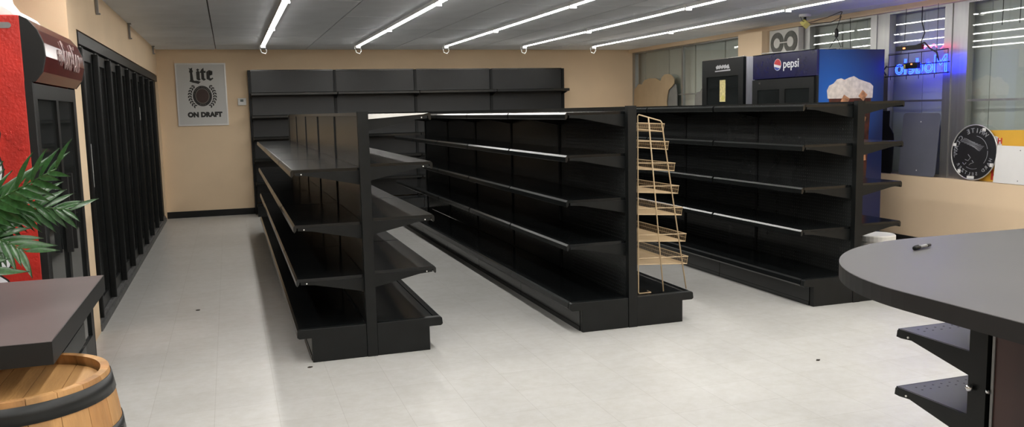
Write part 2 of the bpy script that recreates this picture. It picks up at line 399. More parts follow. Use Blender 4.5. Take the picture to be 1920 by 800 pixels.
gondola(2.525, 'black double-sided gondola shelving in the middle, tan wire rack on its right side', [1.455, 1.177, .882, .589], [], .445, .445, .44, .45)
gondola(4.365, 'black double-sided gondola shelving on the right, behind the rounded grey counter', [1.471, 1.183, .874, .564], [1.485, 1.185, .882, .58], .45, .44, .45, .43)
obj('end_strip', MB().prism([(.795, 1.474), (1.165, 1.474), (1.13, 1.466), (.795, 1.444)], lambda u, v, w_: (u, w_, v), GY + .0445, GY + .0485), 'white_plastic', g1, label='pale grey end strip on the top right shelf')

# wall shelving along the back wall
WX0, WSEC, WY = .335, 1.25, 13.36
wgt = thing('wall_shelving', (WX0 + 2 * WSEC, WY, 0), 'tall black wall shelving with five shelf rows across the back wall', 'shelving unit')
for k in range(5): obj('upright', bx(WX0 + k * WSEC - .02, WX0 + k * WSEC + .02, WY - .07, WY + .03, 0, 2.15), 'black', wgt)
pm = bx(.022, WSEC - .022, -.05, -.03, .18, 2.135).mesh('back_panel'); pm.materials.append(M['black_panel'])
sm = bx(.006, WSEC - .006, -.36, -.05, -.02, 0).mesh('shelf'); sm.materials.append(M['black_deck'])
rm = MB().prism([(-.36, 0), (-.372, -.010), (-.372, -.040), (-.36, -.045)], lambda u, v, w_: (w_, u, v), .008, WSEC - .008).mesh('price_rail'); rm.materials.append(M['black_gloss'])
km = MB().prism([(-.05, -.02), (-.35, -.02), (-.35, -.035), (-.05, -.10)], lambda u, v, w_: (w_, u, v), 0, .006).mesh('bracket'); km.materials.append(M['black'])
fm = MB().prism([(-.05, .17), (-.44, .17), (-.452, .16), (-.452, .13), (-.42, .13), (-.42, .0), (-.40, 0), (-.40, .14), (-.05, .14)], lambda u, v, w_: (w_, u, v), .004, WSEC - .004).mesh('base_deck'); fm.materials.append(M['black_deck'])
for k in range(4):
    x = WX0 + k * WSEC
    inst('back_panel', pm, wgt, (x, WY, 0)); inst('base_deck', fm, wgt, (x, WY, 0))
    for z in (1.815, 1.485, 1.17, .85, .51):
        sh = inst('shelf', sm, wgt, (x, WY, z)); inst('price_rail', rm, sh, (x, WY, z)); inst('bracket', km, sh, (x + .008, WY, z)); inst('bracket', km, sh, (x + WSEC - .014, WY, z))
    obj('top_cap', bx(x + .022, x + WSEC - .022, WY - .06, WY - .02, 2.136, 2.156), 'black_gloss', wgt)

# ------------------------------------------------------------------ tan wire rack on the middle gondola
rx0, ry0, ry1 = 2.60, 5.15, 6.25
rk = thing('wire_rack', (2.78, 5.7, .206), 'tan wire display rack with seven sloping trays standing on the middle shelving base', 'wire rack')
for y in (ry0, ry1):
    obj('back_wire', MB().tube([(rx0 + .30, y, .212), (rx0 + .005, y, .212), (rx0, y, .22), (rx0, y, 1.425), (rx0 + .012, y, 1.432)] if False else [(rx0 + .10, y + (.06 if y == ry0 else -.06), .211), (rx0 + .095, y, .211), (rx0 + .005, y, .211), (rx0, y, .22), (rx0, y, 1.42), (rx0 + .008, y, 1.43), (rx0 + .17, y, 1.385), (rx0 + .18, y, 1.372), (rx0 + .37, y, .214)], .0045, 6), 'wire_tan', rk, smooth=True)
    obj('middle_wire', MB().tube([(rx0 + .078, y - .004, 1.41), (rx0 + .19, y - .004, .211)], .0045, 6), 'wire_tan', rk, smooth=True)
tz = [1.322, 1.2, 1.053, .896, .745, .56, .40]; tx = [2.793, 2.826, 2.875, 2.904, 2.932, 2.962, 2.976]
for z, x1 in zip(tz, tx):
    m = MB(); x0 = rx0 + .003; zl = z + .012; zr = z - .010; H = .052
    def zz(x): return zl + (zr - zl) * (x - x0) / (x1 - x0)
    nY = 60
    for i in range(nY + 1):
        y = ry0 + .006 + (ry1 - ry0 - .012) * i / nY
        m.tube([(x0, y, zl), (x1, y, zr), (x1 + .008, y, zr + H)], .0016, 4)
        m.tube([(x0, y, zl), (x0, y, zl + H * .8)], .0016, 3)
    nX = 15
    for i in range(nX + 1):
        x = x0 + (x1 - x0) * i / nX; m.tube([(x, ry0 + .003, zz(x) - .002), (x, ry1 - .003, zz(x) - .002)], .002, 4)
    t = obj('tray', m, 'wire_tan', rk)
    fr = MB()
    for y in (ry0 + .003, ry1 - .003):
        fr.tube([(x0, y, zl), (x1, y, zr), (x1 + .008, y, zr + H), (x0, y, zl + H * .8)], .0034, 5, True)
    fr.tube([(x1 + .008, ry0, zr + H), (x1 + .008, ry1, zr + H)], .0034, 5); fr.tube([(x1, ry0, zr), (x1, ry1, zr)], .003, 5)
    fr.tube([(x1 + .004, ry0, zr + H * .5), (x1 + .004, ry1, zr + H * .5)], .002, 4)
    obj('tray_rim', fr, 'wire_tan', t)

# ------------------------------------------------------------------ walk-in cooler doors along the left wall
CW = .735; XC = -.992
wc = thing('walk_in_cooler', (XC, 9.6, 0), 'long row of black walk-in cooler doors along the left wall', 'cooler')
n_d = 9; c0 = 6.48
cend = c0 + n_d * CW + .05
obj('header_frame', bx(XC + .001, XC + .068, c0 - .04, cend, 1.99, 2.07), 'black', wc)
obj('sill', MB().box(XC + .001, XC + .07, c0 - .04, cend, 0, .045).box(XC + .001, XC + .055, c0 - .04, cend, .045, .075), 'sill_grey', wc)
for a, b in ((c0 - .04, c0 - .005), (cend - .05, cend)): obj('end_frame', bx(XC + .001, XC + .04, a, b, .075, 1.99), 'black', wc)
for k in range(n_d):
    y = c0 + k * CW
    m = MB()
    a0, a1 = y + .005, y + CW - .005
    m.box(XC + .004, XC + .036, a0, a0 + .06, .08, 1.985).box(XC + .004, XC + .036, a1 - .06, a1, .08, 1.985).box(XC + .004, XC + .036, a0 + .06, a1 - .06, .08, .17).box(XC + .004, XC + .036, a0 + .06, a1 - .06, 1.90, 1.985)
    d = obj('door', m, 'black', wc)
    obj('glass', bx(XC + .008, XC + .020, a0 + .06, a1 - .06, .17, 1.90), 'cooler_glass', d)
    hp = [(XC + .036, a0 + .005), (XC + .075, a0 + .005), (XC + .080, a0 + .012), (XC + .080, a0 + .038), (XC + .075, a0 + .045), (XC + .036, a0 + .045)]
    obj('handle', MB().prism(hp, lambda u, v, w_: (u, v, w_), .085, 1.97), 'black', d, bevel=.004)
    obj('hinge', bx(XC + .036, XC + .05, a0 + .10, a0 + .17, 1.955, 1.985), 'steel_grey', d)
    if k < 2: obj('gasket', bx(XC + .020, XC + .0225, a0 + .066, a0 + .080, .2, 1.88), 'steel_grey', d)
    if k == 0:
        st = obj('sticker', bx(XC + .0205, XC + .0215, a0 + .32, a0 + .47, .98, 1.30), 'white_plastic', d, label='small white instruction sticker')
    if k == 5: obj('sticker', bx(XC + .0805, XC + .0815, a0 + .012, a0 + .038, 1.46, 1.60), 'white_plastic', d, label='narrow white sticker')

# ------------------------------------------------------------------ red cooler
fx, fy0, fy1, fz = -.83, 4.36, 5.50, 1.95
rf = thing('beverage_cooler', (-1.2, 5.0, 0), 'red glass-door drinks cooler with a curved header behind the left counter', 'cooler')
obj('body', MB().box(-1.58, fx - .03, fy0, fy0 + .05, .0, fz).box(-1.58, fx - .03, fy1 - .05, fy1, 0, fz).box(-1.58, -1.54, fy0 + .05, fy1 - .05, 0, fz).box(-1.54, fx - .03, fy0 + .05, fy1 - .05, fz - .05, fz).box(-1.54, fx - .03, fy0 + .05, fy1 - .05, .0, .22), 'red_side', rf, bevel=.004)
for a in (fy0, fy1 - .03): obj('edge_trim', bx(fx - .03, fx, a, a + .03, .02, 1.66), 'black_matte', rf)
hp = [(fx - .03, 1.66), (fx + .01, 1.655), (fx + .045, 1.70), (fx + .062, 1.77), (fx + .058, 1.83), (fx + .035, 1.89), (fx, 1.935), (fx - .03, fz)]
hd = obj('header', MB().prism(hp, lambda u, v, w_: (u, w_, v), fy0 + .03, fy1 - .03), 'red_header', rf, smooth=False)
obj('header_cap', MB().prism(hp, lambda u, v, w_: (u, w_, v), fy0 + .004, fy0 + .03), 'black_matte', rf)
obj('header_cap', MB().prism(hp, lambda u, v, w_: (u, w_, v), fy1 - .03, fy1 - .004), 'black_matte', rf)
def hx(z):
    for (u0, v0), (u1, v1) in zip(hp[:-1], hp[1:]):
        if v0 <= z <= v1 and v1 > v0 + .01: return u0 + (u1 - u0) * (z - v0) / (v1 - v0)
    return fx + .06
obj('lettering', text_mb('Coca-Cola', .20, lambda a, b, c: (hx(1.80 + b) + .004 + c, 5.06 + a * .55, 1.80 + b), .0015, .002, .25), 'print_pink', hd)
obj('lettering', text_mb('Enjoy', .08, lambda a, b, c: (hx(1.79 + b) + .004 + c, 4.74 + a * .6, 1.79 + b), .0015, .001, .25), 'print_pink', hd)
obj('door_frame', MB().box(fx - .028, fx, fy0 + .031, fy0 + .09, .22, 1.65).box(fx - .028, fx, fy1 - .09, fy1 - .031, .22, 1.65).box(fx - .028, fx, 4.90, 4.96, .22, 1.65).box(fx - .028, fx, fy0 + .09, 4.90, 1.58, 1.65).box(fx - .028, fx, 4.96, fy1 - .09, 1.58, 1.65).box(fx - .028, fx, fy0 + .031, fy1 - .031, .05, .22), 'door_dark', rf)
for a, b in ((fy0 + .09, 4.90), (4.96, fy1 - .09)):
    g = obj('door_glass', bx(fx - .02, fx - .012, a, b, .22, 1.58), 'dark_glass', rf)
    obj('handle', bx(fx + .001, fx + .03, b - .05 if a < 4.6 else a + .02, b - .03 if a < 4.6 else a + .04, .8, 1.2), 'black_matte', g)
obj('vent_slot', MB().prism(arc(-.905, 1.905, .013, -PI / 2, PI / 2, 6) + arc(-1.10, 1.905, .013, PI / 2, 1.5 * PI, 6), lambda u, v, w_: (u, w_, v), fy0 - .003, fy0 - .0005), 'steel_grey', rf)
tm = text_mb('Coca-Cola', .30, lambda a, b, c: (-1.085 - b, fy0 - .004 - c, 1.05 + a), .001, .012, .2)
obj('lettering_outline', text_mb('Coca-Cola', .30, lambda a, b, c: (-1.085 - b, fy0 - .0015 - c, 1.05 + a), .0005, .020, .2), 'print_black', rf)
obj('lettering', tm, 'pepsi_white', rf)
for i in range(22):
    x = random.uniform(-1.0, -.87); z = random.uniform(.9, 1.85); r = random.choice((.004, .006, .008, .013))
    obj('droplet', MB().prism(disc(x, z, r, r * random.uniform(1, 1.3), 10), lambda u, v, w_: (u, w_, v), fy0 - .004, fy0 - .0002), 'red_side', rf, bevel=.0015)
# white foam block on top of it
pts = [(-1.60, 0), (-.875, 0), (-.90, .035), (-.935, .058), (-.965, .066), (-1.0, .12), (-1.02, .22), (-1.2, .30), (-1.6, .30)]
tag(obj('foam_box', MB().prism([(u, fz + v) for u, v in pts], lambda u, v, w_: (u, w_, v), 4.45, 5.0), 'styrofoam', bevel=.012), 'white foam block lying on top of the red cooler', 'foam block')

# ------------------------------------------------------------------ left counter, palm, barrel
CZ = .90
lc = thing('service_counter', (-1.3, 2.96, 0), 'grey-topped counter with black edge at lower left, over the barrel', 'counter')
obj('countertop', bx(-2.2, -.479, 2.463, 3.458, CZ - .055, CZ), 'counter_red_reflect', lc)
obj('edge_band', MB().box(-2.2, -.476, 2.460, 2.463, CZ - .062, CZ - .0005).box(-.479, -.476, 2.463, 3.461, CZ - .062, CZ - .0005).box(-2.2, -.479, 3.458, 3.461, CZ - .062, CZ - .0005), 'counter_edge', lc)
obj('cabinet', bx(-2.15, -.56, 2.90, 3.40, 0, CZ - .056), 'black', lc)
for k in range(9): obj('slat', bx(-.56, -.545, 2.91, 3.39, .06 + k * .087, .06 + k * .087 + .072), 'black_panel', lc)
# barrel
bc = Vector((-.602, 2.586, 0)); BH = .78
br = thing('barrel', bc, 'light oak barrel with black hoops tucked under the left counter', 'barrel')
def brad(z): return .238 + .040 * (1 - ((z - BH / 2) / (BH / 2)) ** 2)
NST = 20
for k in range(NST):
    a0 = 2 * PI * k / NST + .003; a1 = 2 * PI * (k + 1) / NST - .003; m = MB(); vs = []
    nz_ = 10; na = 3
    for io in range(2):
        for i in range(nz_ + 1):
            z = BH * i / nz_; r = brad(z) - (.022 if io else 0)
            for j in range(na + 1):
                a = a0 + (a1 - a0) * j / na; vs.append((bc.x + r * math.cos(a), bc.y + r * math.sin(a), z))
    W_ = na + 1; R_ = (nz_ + 1) * W_; fs = []
    for i in range(nz_):
        for j in range(na):
            q = i * W_ + j; fs.append((q, q + 1, q + W_ + 1, q + W_)); fs.append((R_ + q + W_, R_ + q + W_ + 1, R_ + q + 1, R_ + q))
        for j in (0, na):
            q = i * W_ + j; fs.append((q, q + W_, R_ + q + W_, R_ + q))
    for i in (0, nz_):
        for j in range(na):
            q = i * W_ + j; fs.append((q, q + 1, R_ + q + 1, R_ + q))
    m.add(vs, fs); obj('stave', m, 'barrel_stave' if k % 3 else 'barrel_stave_b', br)
hr = .213
for k in range(5):
    x0 = -hr + 2 * hr * k / 5 + .0012; x1 = -hr + 2 * hr * (k + 1) / 5 - .0012; up = []; dn = []
    for i in range(9):
        x = x0 + (x1 - x0) * i / 8; y = math.sqrt(max(0, hr * hr - x * x)); up.append((bc.x + x, bc.y + y)); dn.append((bc.x + x, bc.y - y))
    obj('head_plank', MB().prism(dn + up[::-1], lambda u, v, w_: (u, v, w_), BH - .045, BH - .028), 'barrel_head', br)
for z0, z1 in ((BH - .062, BH - .014), (BH - .19, BH - .145), (BH - .30, BH - .26), (.26, .30), (.145, .19), (.014, .062)):
    obj('hoop', MB().lathe([(brad(z0) + .0005, z0), (brad(z0) + .003, z0), (brad(z1) + .003, z1), (brad(z1) + .0005, z1)], bc, 48, 'Z', True), 'hoop', br, smooth=True)
for a in (-.15, -.9): obj('rivet', MB().lathe([(.006, 0), (.004, .003), (0, .004)], (0, 0, 0), 8).add([], []) if False else bx(bc.x + (brad(.62) + .002) * math.cos(a) - .004, bc.x + (brad(.62) + .006) * math.cos(a) + .004, bc.y + (brad(.62) + .004) * math.sin(a) - .004, bc.y + (brad(.62) + .004) * math.sin(a) + .004, .606, .618), 'hoop', br)
# palm in a pot on the counter
pp = Vector((-1.02, 3.05, CZ))
pl = thing('potted_palm', pp, 'green artificial palm in front of the red cooler, its pot on the left counter', 'plant')
obj('pot', MB().lathe([(.075, 0), (.10, .15), (.108, .15), (.108, .17), (.095, .17), (.09, .14), (0, .14)], pp, 24), 'pot', pl, smooth=False)
obj('soil', MB().lathe([(.088, .141), (0, .146)], pp, 20), 'soil', pl)
def leaf_mesh(m):
    vs = []; n = 6
    for i in range(n + 1):
        t = i / n; w_ = .115 * math.sin(PI * min(1, t * .92 + .08)) ** .8 * (1 - t * .35) if t < 1 else 0
        z = -.22 * t * t
        vs += [(t, -w_, z + .02 - w_ * .0), (t, 0, z - .0 * w_ - .012), (t, w_, z + .02)]
    fs = []
    for i in range(n):
        q = i * 3; fs += [(q, q + 1, q + 4, q + 3), (q + 1, q + 2, q + 5, q + 4)]
    me = MB().add(vs, fs).mesh('leaflet'); me.materials.append(M[m])
    for p in me.polygons: p.use_smooth = True
    return me
lms = [leaf_mesh('leaf'), leaf_mesh('leaf'), leaf_mesh('leaf_bright')]
def frond(p0, p1, p2, n, ll, bright=0., nrm=(.1, -.78, .62)):
    p0, p1, p2 = map(Vector, (p0, p1, p2)); P = lambda t: p0 * (1 - t) ** 2 + p1 * 2 * t * (1 - t) + p2 * t * t
    f = obj('frond', MB().tube([P(i / 12) for i in range(13)], [.006 - .004 * i / 12 for i in range(13)], 5), 'stem', pl, smooth=True)
    for i in range(n):
        t = .30 + .70 * i / (n - 1)
        q = P(t); tg = (P(min(1, t + .02)) - P(t - .02)).normalized(); nv = Vector(nrm).normalized(); side = tg.cross(nv).normalized(); upv = side.cross(tg)
        for s in (-1, 1):
            if i == n - 1 and s == 1: continue
            sp = 1.05 - .55 * t
            dr = (tg * (1 - sp * .6) + side * (s * sp) + upv * random.uniform(-.15, .35)).normalized()
            L_ = ll * (1.0 - .45 * abs(t - .55) / .5) * random.uniform(.85, 1.12)
            X = dr; Z = (upv - dr * upv.dot(dr)).normalized(); Y = Z.cross(X)
            o = bpy.data.objects.new('leaflet', lms[2] if random.random() < bright else lms[0]); link(o, f, q)
            o.rotation_euler = Matrix((X, Y, Z)).transposed().to_euler(); o.scale = (L_, L_, L_)
top = pp + Vector((0, 0, .15))
frond(top, (-.84, 2.98, 1.16), (-.50, 2.86, 1.335), 20, .155)
frond(top, (-.90, 2.90, 1.28), (-.60, 2.86, 1.09), 20, .16)
frond(top, (-.92, 3.0, 1.18), (-.58, 2.95, 1.24), 18, .15)
frond(top, (-.95, 2.85, 1.15), (-.68, 2.78, 1.04), 16, .15)
frond(top, (-.85, 3.08, 1.25), (-.50, 3.05, 1.19), 20, .14)
frond(top, (-.95, 2.80, 1.38), (-.745, 2.70, 1.335), 16, .13, .8)
frond(top, (-1.10, 3.2, 1.40), (-1.25, 3.3, 1.45), 12, .16, .2)
frond(top, (-1.25, 2.9, 1.35), (-1.5, 2.8, 1.25), 12, .16, .2)
frond(top, (-1.0, 2.75, 1.25), (-1.05, 2.5, 1.12), 12, .15, .2)

# ------------------------------------------------------------------ right counter with under-shelf unit
RZ = .95
r_ = .75; xl, yt = 1.765, 2.615
poly = [(3.4, .35), (3.4, yt)] + arc(xl + r_, yt - r_, r_, PI / 2, PI, 24) + [(xl, .9)] + arc(xl + .45, .35 + .45, .45, PI, 1.5 * PI, 10)
rc = thing('checkout_counter', (2.8, 1.4, 0), 'large grey counter with a rounded end and black edge at lower right', 'counter')
def inset(poly, d):
    out = []; n = len(poly)
    for i in range(n):
        p = Vector(poly[i]); a = (p - Vector(poly[i - 1])); b = (Vector(poly[(i + 1) % n]) - p)
        if a.length < 1e-6: a = b
        if b.length < 1e-6: b = a
        t = (a.normalized() + b.normalized()).normalized(); nrm = Vector((-t.y, t.x)); out.append(tuple(p + nrm * d))
    return out
pin = inset(poly, .0025)
obj('countertop', MB().prism(pin, lambda u, v, w_: (u, v, w_), RZ - .045, RZ), 'counter_grey', rc)
n = len(poly); vs = [(u, v, z) for z in (RZ - .052, RZ - .0006) for u, v in poly] + [(u, v, z) for z in (RZ - .052, RZ - .0006) for u, v in pin]
fs = []
for i in range(n):
    j = (i + 1) % n; fs += [(i, j, n + j, n + i), (2 * n + i, 3 * n + i, 3 * n + j, 2 * n + j), (i, 2 * n + i, 2 * n + j, j), (n + i, n + j, 3 * n + j, 3 * n + i)]
obj('edge_band', MB().add(vs, fs), 'counter_edge', rc)
obj('underside', MB().prism(inset(poly, .004), lambda u, v, w_: (u, v, w_), RZ - .051, RZ - .0455), 'counter_edge', rc)
obj('side_panel', bx(2.352, 2.372, .9, 2.085, 0, RZ - .053), 'mahogany', rc)
obj('corner_trim', bx(2.347, 2.352, 2.078, 2.088, 0, RZ - .053), 'steel_grey', rc)
obj('back_panel', bx(2.372, 3.35, 2.06, 2.085, 0, RZ - .053), 'mahogany', rc)
us = thing('shelf_unit', (2.8, 2.3, 0), 'low black shelf unit under the far edge of the right counter', 'shelving unit')
obj('upright', bx(2.340, 2.366, 2.10, 2.172, 0, RZ - .055), 'black', us); obj('upright', bx(3.30, 3.33, 2.10, 2.172, 0, RZ - .055), 'black', us)
obj('back_panel', bx(2.367, 3.30, 2.11, 2.135, .05, RZ - .06), 'black_panel', us)
for z in (.632, .408, .16):
    d = .335
    m = bx(2.352, 3.30, 2.136, 2.17 + d - .01, z - .016, z)
    sh = obj('shelf', m, 'black_panel', us)
    for x in (2.345, 3.296):
        obj('bracket', MB().prism([(2.173, z - .001), (2.17 + d - .01, z - .001), (2.17 + d, z - .006), (2.17 + d + .004, z - .032), (2.17 + d - .02, z - .034), (2.17 + d - .07, z - .030), (2.173, z - .085)], lambda u, v, w_: (w_, u, v), x, x + .006), 'black', sh)
    obj('price_rail', bx(2.352, 3.29, 2.17 + d - .01, 2.17 + d + .003, z - .034, z - .002), 'black', sh)
    obj('rivet', MB().lathe([(.004, -.002), (.004, .002)], (2.344, 2.17 + d - .055, z - .022), 8, 'X'), 'white_plastic', sh)
    for rr in range(2):
        for i in range(9): obj('peg_hole', bx(2.40 + i * .04, 2.406 + i * .04, 2.43 + rr * .03, 2.436 + rr * .03, z, z + .0006), 'black_matte', sh)
obj('wing_nut', MB().lathe([(.004, 0), (.012, -.006), (.014, -.014), (.009, -.022), (0, -.024)], (2.340, 2.155, .512), 14, 'X'), 'chrome', us, smooth=True)
obj('wing_nut', MB().lathe([(.003, 0), (.009, -.004), (.004, -.010), (0, -.012)], (2.346, 2.094, .515), 14, 'X'), 'chrome', us, smooth=True)
# pen
pe = thing('marker_pen', (2.35, 2.405, RZ), 'black marker pen lying on the rounded grey counter', 'pen')
pa, pb = Vector((2.297, 2.388, RZ + .008)), Vector((2.405, 2.422, RZ + .008)); dv = pb - pa
obj('pen_body', MB().tube([pa + dv * .30, pa + dv * .8, pa + dv * .97], [.0062, .0062, .005], 10), 'black_matte', pe, smooth=True)
obj('cap', MB().tube([pa, pa + dv * .02, pa + dv * .30], [.005, .0078, .0078], 10), 'black', pe, smooth=True)
obj('clip', MB().tube([pa + dv * .05 + Vector((0, 0, .008)), pa + dv * .26 + Vector((0, 0, .0085))], .0016, 6), 'black', pe)
obj('print_band', MB().tube([pa + dv * .34, pa + dv * .74], .0065, 10), 'steel_grey', pe, smooth=True)

# ------------------------------------------------------------------ blue two-door cooler
qx, qx1, qy0, qy1, qz = 5.435, 6.225, 6.94, 8.0, 2.0
pc = thing('beverage_cooler', (5.83, 7.47, 0), 'blue two-door drinks cooler with a cola glass printed on its side', 'cooler')
obj('side_panel', bx(qx + .015, qx1, qy0, qy0 + .04, .06, qz - .006), 'blue_side', pc)
obj('corner_trim', MB().box(qx, qx + .015, qy0, qy0 + .04, .06, qz - .26), 'black_matte', pc)
obj('side_panel', bx(qx + .015, qx1, qy1 - .04, qy1, .06, qz - .006), 'blue_side', pc)
obj('back_panel', bx(qx1 - .03, qx1, qy0 + .04, qy1 - .04, .06, qz - .006), 'black_matte', pc)
obj('top_panel', bx(qx + .02, qx1 - .03, qy0 + .04, qy1 - .04, qz - .04, qz - .006), 'black_matte', pc)
obj('base', bx(qx + .02, qx1 - .03, qy0 + .04, qy1 - .04, .0, .25), 'black_matte', pc)
ph = obj('header', bx(qx - .012, qx + .015, qy0, qy1, qz - .255, qz - .004), 'pepsi_header', pc, bevel=.004)
obj('header_trim', MB().box(qx - .014, qx + .014, qy0, qy1, qz - .004, qz + .002), 'black_matte', pc)
HXp = qx - .0125
R3 = lambda cy, cz: (lambda a, b, c: (HXp - c - .0008, cy - a, cz + b))
LY = qy1 - .435
obj('lettering', text_mb('pepsi', .125, R3(qy1 - .66, qz - .118), .0008, .0015), 'pepsi_white', ph)
gy, gz, gr = qy1 - .44, qz - .118, .060
obj('globe', MB().prism(disc(gy, gz, gr), lambda u, v, w_: (HXp - w_, u, v), .0002, .0014), 'pepsi_white', ph)
a = lambda lo, hi: [(gy + gr * .93 * math.cos(t), gz + gr * .93 * math.sin(t)) for t in [lo + (hi - lo) * i / 14 for i in range(15)]]
obj('globe_red', MB().prism(a(.15, PI + .25), lambda u, v, w_: (HXp - w_, u, v), .0015, .0022), 'pepsi_red', ph)
obj('globe_blue', MB().prism(a(PI + .75, 2 * PI - .35), lambda u, v, w_: (HXp - w_, u, v), .0015, .0022), 'pepsi_blue', ph)
ym = (qy0 + qy1) / 2
obj('door_frame', MB().box(qx - .02, qx + .012, qy0 + .03, qy0 + .10, .25, qz - .262).box(qx - .02, qx + .012, qy1 - .10, qy1 - .005, .25, qz - .262).box(qx - .02, qx + .012, ym - .045, ym + .045, .25, qz - .262).box(qx - .02, qx + .012, qy0 + .10, ym - .045, qz - .37, qz - .262).box(qx - .02, qx + .012, ym + .045, qy1 - .10, qz - .37, qz - .262), 'black', pc)
for s, e_ in ((qy0 + .10, ym - .045), (ym + .045, qy1 - .10)):
    d = obj('door_glass', bx(qx - .012, qx - .004, s, e_, .25, qz - .37), 'dark_glass', pc)
    obj('handle', bx(qx - .05, qx - .021, s - .03 if s > ym else e_ + .012, s - .012 if s > ym else e_ + .03, .8, 1.2), 'black', d)
obj('lock', bx(qx - .026, qx - .020, qy1 - .16, qy1 - .13, qz - .31, qz - .29), 'chrome', pc)
# the printed glass of cola: thin print layers on the side panel
fo = [(5.555, 1.52), (5.545, 1.60), (5.57, 1.645), (5.62, 1.665), (5.66, 1.705), (5.71, 1.715), (5.75, 1.70), (5.80, 1.72), (5.86, 1.735), (5.92, 1.705), (5.99, 1.685), (6.06, 1.665), (6.095, 1.635), (6.09, 1.52)]
obj('print_cola', MB().prism([(5.57, 1.53), (6.075, 1.53), (6.03, .62), (5.62, .62)], lambda u, v, w_: (u, w_, v), qy0 - .0012, qy0 - .0003), 'cola', pc)
obj('print_foam', MB().prism(fo, lambda u, v, w_: (u, w_, v), qy0 - .0024, qy0 - .0013), 'foam', pc)
for i in range(14):
    x = random.uniform(5.66, 6.0); z = random.uniform(.75, 1.56); s = random.uniform(.03, .06); an = random.random() * PI
    obj('print_ice', MB().prism([(x + s * math.cos(an + k * PI / 2), z + s * math.sin(an + k * PI / 2)) for k in range(4)], lambda u, v, w_: (u, w_, v), qy0 - .0038, qy0 - .0026), 'ice' if i % 3 else 'foam', pc)
# ------------------------------------------------------------------ black cooler behind it
kx, kx1, ky0, ky1, kz = 5.485, 6.2, 8.24, 9.11, 2.012
kc = thing('beverage_cooler', (5.85, 8.67, 0), 'black single-door cooler with grey sides, farther back beside the blue cooler', 'cooler')
obj('side_panel', bx(kx + .02, kx1, ky0, ky0 + .04, .05, kz), 'silver_side', kc); obj('side_panel', bx(kx + .02, kx1, ky1 - .04, ky1, .05, kz), 'silver_side', kc)
obj('cabinet', MB().box(kx1 - .04, kx1, ky0 + .04, ky1 - .04, .05, kz).box(kx + .02, kx1 - .04, ky0 + .04, ky1 - .04, kz - .05, kz).box(kx + .02, kx1 - .04, ky0 + .04, ky1 - .04, 0, .2), 'black_matte', kc)
obj('top_edge', bx(kx - .01, kx + .02, ky0 + .01, ky1, kz, kz + .006), 'chrome', kc)
kd = obj('door_frame', MB().box(kx - .02, kx + .018, ky0 + .005, ky0 + .10, .2, kz - .002).box(kx - .02, kx + .018, ky1 - .10, ky1, .2, kz - .002).box(kx - .02, kx + .018, ky0 + .10, ky1 - .10, kz - .20, kz - .002).box(kx - .02, kx + .018, ky0 + .10, ky1 - .10, .2, .32), 'door_dark', kc)
obj('door_glass', bx(kx - .006, kx + .002, ky0 + .10, ky1 - .10, .32, kz - .20), 'dark_glass', kc)
kl = MB()
for i in range(5):
    y = 8.66 - .0 + (i - 2) * -.055; kl.prism([(y - .035, 1.905 + .01 * math.sin(i)), (y + .02, 1.895), (y + .035, 1.925 + .008 * (i % 2)), (y - .01, 1.945)], lambda u, v, w_: (kx - .0208 - w_, u, v), 0, .001)
kl.prism([(8.50, 1.87), (8.82, 1.867), (8.82, 1.88), (8.50, 1.886)], lambda u, v, w_: (kx - .0208 - w_, u, v), 0, .001)
obj('emblem', kl, 'print_grey', kd, label='small pale smudged logo')
obj('energy_label', bx(kx - .0085, kx - .0065, 8.62, 8.74, 1.52, 1.77), 'label_yellow', kc, label='yellow label on the door glass')
obj('energy_mark', MB().prism(disc(8.67, 1.565, .03), lambda u, v, w_: (kx - .0087 - w_, u, v), 0, .0006), 'tag_yellow', kc)

# ------------------------------------------------------------------ window fan, camera, cords
wf = thing('window_fan', (6.64, 9.08, 2.07), 'white twin window fan with two round grey grilles beside the beige pillar', 'fan')
obj('housing', bx(6.60, 6.68, 8.80, 9.385, 2.075, 2.40), 'fan_white', wf, bevel=.006)
for y in (8.945, 9.215):
    g = obj('grille', MB().lathe([(.055, 0), (.062, -.006), (.130, -.006), (.132, 0)], (6.599, y, 2.235), 36, 'X', True), 'fan_grille', wf)
    ring = MB()
    for r in (.075, .09, .105, .12): ring.tube([(6.592, y + r * math.cos(2 * PI * i / 28), 2.235 + r * math.sin(2 * PI * i / 28)) for i in range(28)], .002, 4, True)
    obj('guard_ring', ring, 'fan_grille', g)
    obj('hub', MB().lathe([(.062, .0), (.062, -.007), (.055, -.010), (0, -.010)], (6.598, y, 2.235), 24, 'X'), 'fan_white', wf)
obj('bar', bx(6.588, 6.598, 8.98, 9.18, 2.228, 2.242), 'fan_white', wf)
sc_ = thing('security_camera', (6.12, 8.05, ZC - .12), 'small ceiling camera on a white base with a yellow tag near the windows', 'camera')
obj('base', MB().lathe([(.06, -.03), (.065, -.02), (.065, 0)], (6.12, 8.05, ZC - .003), 20), 'white_plastic', sc_)
obj('stem', MB().tube([(6.12, 8.05, ZC - .033), (6.12, 8.05, ZC - .075)], .014, 8), 'black_matte', sc_)
m = MB().box(-.032, .032, -.05, .05, -.034, .034); Rm = Matrix.Rotation(.6, 4, 'Y') @ Matrix.Rotation(.5, 4, 'X')
m.v = [tuple(Rm @ Vector(q) + Vector((6.115, 8.04, ZC - .108))) for q in m.v]
obj('tag_box', m, 'tag_yellow', sc_, bevel=.006)
obj('cord', MB().tube([(6.06, 8.05, ZC - .03), (6.08, 8.04, ZC - .08), (6.14, 8.0, ZC - .10), (6.25, 7.85, ZC - .06), (6.36, 7.75, ZC - .004)], .004, 6), 'cable_black', sc_, smooth=True)
